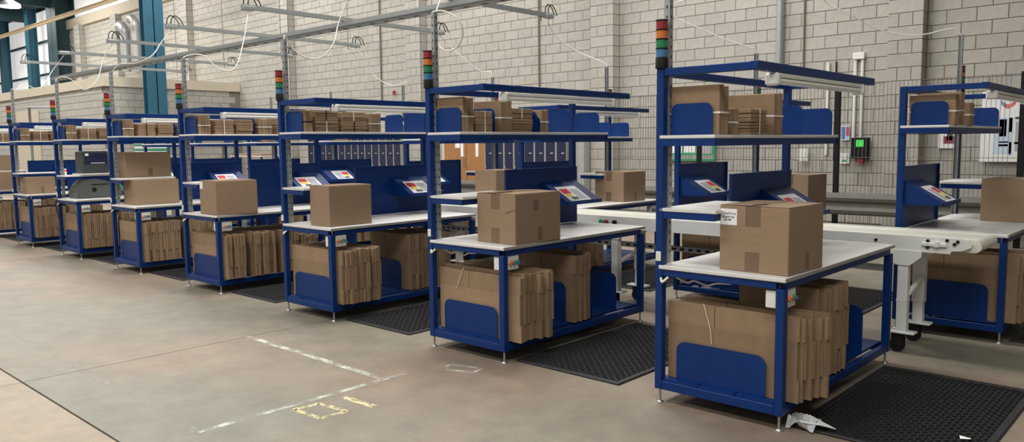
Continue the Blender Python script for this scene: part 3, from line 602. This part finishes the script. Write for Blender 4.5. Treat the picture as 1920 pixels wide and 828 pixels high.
# ------------------------------------------------------------------ flattened cartons standing under the benches
def flatmesh(b, W, H, t, seed):
    rg = random.Random(seed); cuts = (0, .27, .73, 1)
    for l in range(2):
        y0 = t*l/2+.0012; y1 = t*(l+1)/2-.0012
        for k in range(3):
            z0, z1 = H*cuts[k], H*cuts[k+1]
            e = rg.uniform(-.012, .006); w0 = rg.uniform(0, .005); g = W*rg.uniform(.36, .40)
            if k == 2: b.box(w0, g, y0, y1, z0, z1); b.box(g+.005, W+e, y0, y1, z0, z1)
            else: b.box(w0, W+e, y0, y1, z0, z1)
    for j in range(3):      # corrugation tongues between the layers
        b.box(.004, W-.02, t*.45, t*.55, H*cuts[j]+.004, H*cuts[j+1]-.006)
def flats(i, row, y0, y1, x0, xend, H, z, label, n=None):
    rg = random.Random(int(i*100+y0*1000)); n = n or min(15, max(2, round((y1-y0)/.034))); t = (y1-y0)/n
    g = label+' group'
    for k in range(n):
        f = k/max(1, n-1); x1 = xend(f) if callable(xend) else xend
        W = round((x1-x0+rg.choice((-.02, 0, 0, .015)))/.02)*.02; Hh = round(H+rg.choice((-.012, 0, .0, .01)), 3)
        yy = y0+k*t; px, py = bxy(i, row, x0, yy)
        if row == 'far': py -= t
        o = part('flat_carton', None, 'card_flat', lambda b: flatmesh(b, W, Hh, t*.94, k % 4), key=('flat', W, Hh, round(t, 4), k % 4), loc=(px, py, z), label=f'{ORD[k]} flat carton from the {"front" if row == "near" else "conveyor"} in {label}', cat='flat carton', group='flattened cartons under the benches')
ZL = .162
def fl_lab(i, row, w): return f'the {w} bundle under {where(i, row)}'
flats(0, 'near', .045, .36, -.002+.03, lambda f: .875+.03*(f > .25)+.04*(f > .6), .478, ZL, fl_lab(0, 'near', 'front'))
flats(0, 'near', .56, .98, .25, lambda f: .80, .56, ZL, fl_lab(0, 'near', 'back'))
flats(1, 'near', .045, .42, .03, lambda f: .89+.02*(f > .4)+.03*(f > .7), .50, ZL, fl_lab(1, 'near', 'front'))
flats(1, 'near', .84, 1.08, .2, .79, .555, ZL, fl_lab(1, 'near', 'back'))
flats(2, 'near', .045, .47, .03, lambda f: .88+.05*f, .50, ZL, fl_lab(2, 'near', 'front'))
flats(2, 'near', .93, 1.50, .15, .80, .56, ZL, fl_lab(2, 'near', 'back'))
flats(3, 'near', .045, .30, .03, .86, .49, ZL, fl_lab(3, 'near', 'front')); flats(3, 'near', .36, .66, .03, .86, .50, ZL, fl_lab(3, 'near', 'middle')); flats(3, 'near', .74, 1.24, .1, .85, .49, ZL, fl_lab(3, 'near', 'back'))
for i in range(4, 8):
    flats(i, 'near', .045, .52, .03, .85, .50, ZL, fl_lab(i, 'near', 'front'), 11); flats(i, 'near', .58, 1.12, .1, .84, .50, ZL, fl_lab(i, 'near', 'back'), 10)
flats(0, 'far', 1.35, 1.78, .03, lambda f: .92-.03*f, .55, ZL, fl_lab(0, 'far', 'front'), 10)
flats(1, 'far', 1.30, 1.78, .03, .85, .55, ZL, fl_lab(1, 'far', 'front'), 9); flats(1, 'far', .5, .95, .1, .85, .55, ZL, fl_lab(1, 'far', 'back'), 7)
for i in range(2, 7): flats(i, 'far', 1.30, 1.78, .03, .85, .55, ZL, fl_lab(i, 'far', 'front'), 7)
# ink marks and ties on the front flats
part('tie_string', None, 'strap', lambda b: b.tube(catmull([(.30, .041, .66), (.345, .040, .52), (.355, .040, .44), (.36, .038, .42)], 5), .0025, 5), label='loose white string hanging on the front flats of the nearest bench', cat='string')
part('tie_string', None, 'strap', lambda b: b.tube(catmull([(-1.80, .041, .67), (-1.87, .040, .52), (-1.885, .040, .50)], 5), .0025, 5), label='loose white string hanging on the front flats of the second bench', cat='string')
# ------------------------------------------------------------------ strapped bundles on the upper shelves
def bundle(i, row, x0, y0, W, T, H, label, seg=4, strap=True, z=None, upright=True, m='strap'):
    sz = (SZN if row == 'near' else SZF)[i] if z is None else z
    px, py = bxy(i, row, x0, y0)
    if row == 'far': py -= T
    r = empty('carton_bundle', (px, py, sz+.001), label, 'carton bundle', 'strapped carton bundles on the upper shelves')
    def fn(b):
        rg = random.Random(int(W*1000+T*100+H*10))
        if upright:
            for k in range(seg):
                t = T/seg; b.cbox(rg.uniform(0, .006), W-rg.uniform(0, .008), k*t+.001, (k+1)*t-.001, 0, H-rg.uniform(0, .012), .003)
        else:
            for k in range(seg):
                t = H/seg; b.cbox(rg.uniform(0, .012), W-rg.uniform(0, .012), rg.uniform(0, .01), T-rg.uniform(0, .012), k*t+.001, (k+1)*t-.001, .003)
    part('flats', r, 'card_flat', fn)
    if strap:
        if upright: part('strap', r, m, lambda b: (b.box(-.001, W+.001, -.0015, 0, H*.42, H*.42+.011), b.box(W, W+.0015, -.001, T+.001, H*.42, H*.42+.011), b.box(-.0015, 0, -.001, T, H*.42, H*.42+.011)))
        else: part('strap', r, m, lambda b: (b.box(W*.45, W*.45+.011, -.0015, 0, 0, H), b.box(W*.45, W*.45+.011, -.001, T, H, H+.0015), b.box(W, W+.0015, T*.45, T*.45+.011, 0, H), b.box(W*.2, W, T*.45, T*.45+.011, H, H+.0015)))
def ul(i, w, row='near'): return f'{w}, top shelf of {where(i, row)}'
bundle(0, 'near', .032, .045, .335, .11, .295, ul(0, 'tall strapped bundle of flats behind the end plate'))
bundle(0, 'near', .03, .76, .345, .14, .275, ul(0, 'second tall bundle of flats before the far plates')); bundle(0, 'near', .10, .45, .26, .28, .075, ul(0, 'low flat pile beside the small plate'), upright=False, seg=4)
bundle(0, 'near', .12, .47, .24, .24, .085, ul(0, 'loose top layer of flats on the low pile'), upright=False, seg=3, z=1.757)
bundle(0, 'near', .05, .18, .27, .19, .165, ul(0, 'small upright bundle between tall ones'), seg=5)
bundle(1, 'near', .032, .045, .30, .12, .27, ul(1, 'tall strapped bundle of flats behind the end plate')); bundle(1, 'near', .03, .46, .32, .13, .26, ul(1, 'second tall bundle of flats'))
bundle(1, 'near', .07, .185, .27, .20, .165, ul(1, 'low strapped pile of small cartons'), upright=False, seg=3); bundle(1, 'near', .06, .60, .28, .27, .11, ul(1, 'lower half of the wide layered pile'), upright=False, seg=5, strap=False); bundle(1, 'near', .06, .605, .27, .27, .085, ul(1, 'upper half of the wide layered pile'), upright=False, seg=2, z=1.847)
bundle(1, 'near', .1, 1.0, .22, .09, .20, ul(1, 'slim strapped bundle near the far end'))
bundle(2, 'near', .032, .045, .31, .09, .215, ul(2, 'bundle of cartons behind the end plate'), m='dark'); bundle(2, 'near', .05, .16, .29, .28, .105, ul(2, 'lower left layered pile of flats'), upright=False, seg=5); bundle(2, 'near', .05, .165, .28, .28, .10, ul(2, 'upper left layered pile of flats'), upright=False, seg=4, m='dark', z=1.882)
bundle(2, 'near', .05, .47, .30, .31, .105, ul(2, 'lower right layered pile of flats'), upright=False, seg=4, m='dark'); bundle(2, 'near', .05, .475, .29, .3, .095, ul(2, 'upper right layered pile of flats'), upright=False, seg=3, z=1.882); bundle(2, 'near', .06, .81, .28, .15, .195, ul(2, 'leaning pale carton bundle'), seg=3)
for i in range(3, 8):
    bundle(i, 'near', .032, .05, .31, .14, .22, ul(i, 'strapped bundle of cartons behind the end plate')); bundle(i, 'near', .07, .24, .28, .24, .17, ul(i, 'left layered pile of small flat cartons'), upright=False, seg=5, m='dark' if i == 4 else 'strap')
    bundle(i, 'near', .07, .51, .28, .22, .175, ul(i, 'right layered pile of small flat cartons'), upright=False, seg=5, strap=False); bundle(i, 'near', .03, .80, .31, .18, .19, ul(i, 'upright carton bundle past the divider')); bundle(i, 'near', .05, 1.05, .30, .40, .20, ul(i, 'wide brown pile at the far end'), upright=False, seg=7, strap=False)
bundle(0, 'far', .03, 1.66, .36, .11, .26, ul(0, 'tall strapped bundle beside the end plate', 'far')); bundle(0, 'far', .03, 1.40, .34, .16, .28, ul(0, 'second tall bundle', 'far')); bundle(0, 'far', .1, 1.2, .3, .15, .2, ul(0, 'small bundle', 'far'))
for i in range(1, 6): bundle(i, 'far', .02, 1.5, .33, .2, .2, ul(i, 'brown carton bundle', 'far'))
# ------------------------------------------------------------------ printer, tape machine and small things on the sixth bench
pr = empty('label_printer', (NX[5]+.02, .22, 1.238), 'dark grey label printer on the middle shelf of the sixth front-row bench', 'printer')
part('tray', pr, 'laminate', lambda b: b.cbox(-.0, .40, -.02, .46, 0, .02, .003)); part('body', pr, 'printer', lambda b: b.cbox(.03, .34, .02, .40, .02, .36, .012))
part('window', pr, 'navy', lambda b: b.box(.3405, .344, .05, .38, .16, .33)); part('paper_slot', pr, 'p_grey', lambda b: b.box(.3405, .35, .14, .34, .17, .185)); part('badge', pr, 'paper', lambda b: b.box(.3442, .346, .06, .11, .29, .325))
mc = empty('tape_machine', (NX[5]+.06, .12, HT), 'grey gummed-tape dispensing machine on the worktop of the sixth front-row bench', 'tape machine')
prof = [(0, .0), (.62, 0), (.66, .06), (.64, .16), (.54, .22), (.40, .275), (.26, .30), (.12, .275), (.04, .2), (-.02, .08)]
part('body', mc, 'machine', lambda b: (b.prism([(p[0], p[1]) for p in prof], 'x', .02, .36), b.prism([(p[0]*.9+.03, p[1]*.9+.01) for p in prof], 'x', .005, .375)))
part('emblem', mc, 'dark', lambda b: b.tube([(.375, .24, .13), (.379, .24, .13)], .035, 16)); part('lid_slot', mc, 'dark', lambda b: b.box(.374, .378, .2, .45, .20, .215)); part('roll', mc, 'p_green', lambda b: b.tube([(.1, .63, .13), (.3, .63, .13)], .07, 16))
part('machine_cable', None, 'dark', lambda b: b.tube(catmull([(NX[5]+.05, .1, .93), (NX[5]+.0, -.045, .85), (NX[5]+.06, -.05, .62), (NX[5]+.16, -.05, .55), (NX[5]+.2, -.045, .68), (NX[5]+.18, -.04, .8)], 6), .006, 6), label='dark cable looping in front of the sixth bench', cat='cable')
# clutter beyond the rear row
for i, (u, v, wd, h, m, lab) in enumerate(((265, 292, 1.2, .5, 'crate_green', 'stack of green trays on a table far behind the fifth bench'), (460, 292, 1.6, .12, 'card', 'long flat brown carton far behind the fourth bench'))):
    YT = (5.5, 7.6, 7.6)[i]; a = at(u, v, y=YT)
    r = empty('side_table', (a.x, YT, 0), f'blue side table far behind, carrying the {lab.split(" far")[0].split(" behind")[0]}', 'table')
    part('top', r, 'laminate', lambda b: b.cbox(-.9, .9, 0, .6, a.z-.03, a.z, .003))
    for sx in (-.86, .82):
        for sy in (.02, .54): part('leg', r, 'blue', lambda b: b.box(sx, sx+.04, sy, sy+.04, 0, a.z-.03))
    part('tray_stack' if m != 'card' else 'flat_carton', None, [m, 'laminate'], lambda b: [b.cbox(-wd/2, wd/2, .05, .5, k*.07, k*.07+.062, .008, k % 2 if m != 'card' else 0) for k in range(max(1, int(h/.07)))], loc=(a.x, YT, a.z+.001), label=lab, cat='trays' if m != 'card' else 'carton')
# crumpled film and paper under the nearest bench
def film(b):
    rg = random.Random(3); n = 9
    vs = [(.02+i*.02+rg.uniform(-.004, .004), j*.016+rg.uniform(-.004, .004), max(.002, .05*math.sin(i*.4+j*.7)**2+.03*(1-abs(j-4)/4)+rg.uniform(-.006, .012))) for j in range(n) for i in range(n)]
    b.add(vs, [(j*n+i, j*n+i+1, (j+1)*n+i+1, (j+1)*n+i) for j in range(n-1) for i in range(n-1)])
part('plastic_wrap', None, 'plastic_film', film, loc=(.80, .06, .004), label='crumpled clear plastic wrap on the floor by the nearest bench leg', cat='plastic wrap')
part('paper_scrap', None, 'paper', lambda b: b.add([(0, 0, .035), (.13, -.01, .05), (.19, .07, .018), (.03, .09, .06), (0, 0, .033), (.13, -.01, .048), (.19, .07, .016), (.03, .09, .058)], [(0, 1, 2, 3), (7, 6, 5, 4), (0, 4, 5, 1), (1, 5, 6, 2), (2, 6, 7, 3), (3, 7, 4, 0)]), loc=(.88, .09, .01), label='folded white paper scrap beside the crumpled plastic wrap', cat='paper')
a = at(1800, 822, z=.016)
part('paper_scrap', None, 'paper', lambda b: b.add([(0, 0, .0), (.05, .01, .006), (.045, .035, .003), (-.01, .03, .008)], [(0, 1, 2, 3), (3, 2, 1, 0)]), loc=(a.x, a.y, .017), label='small white scrap lying on the nearest black mat', cat='paper')
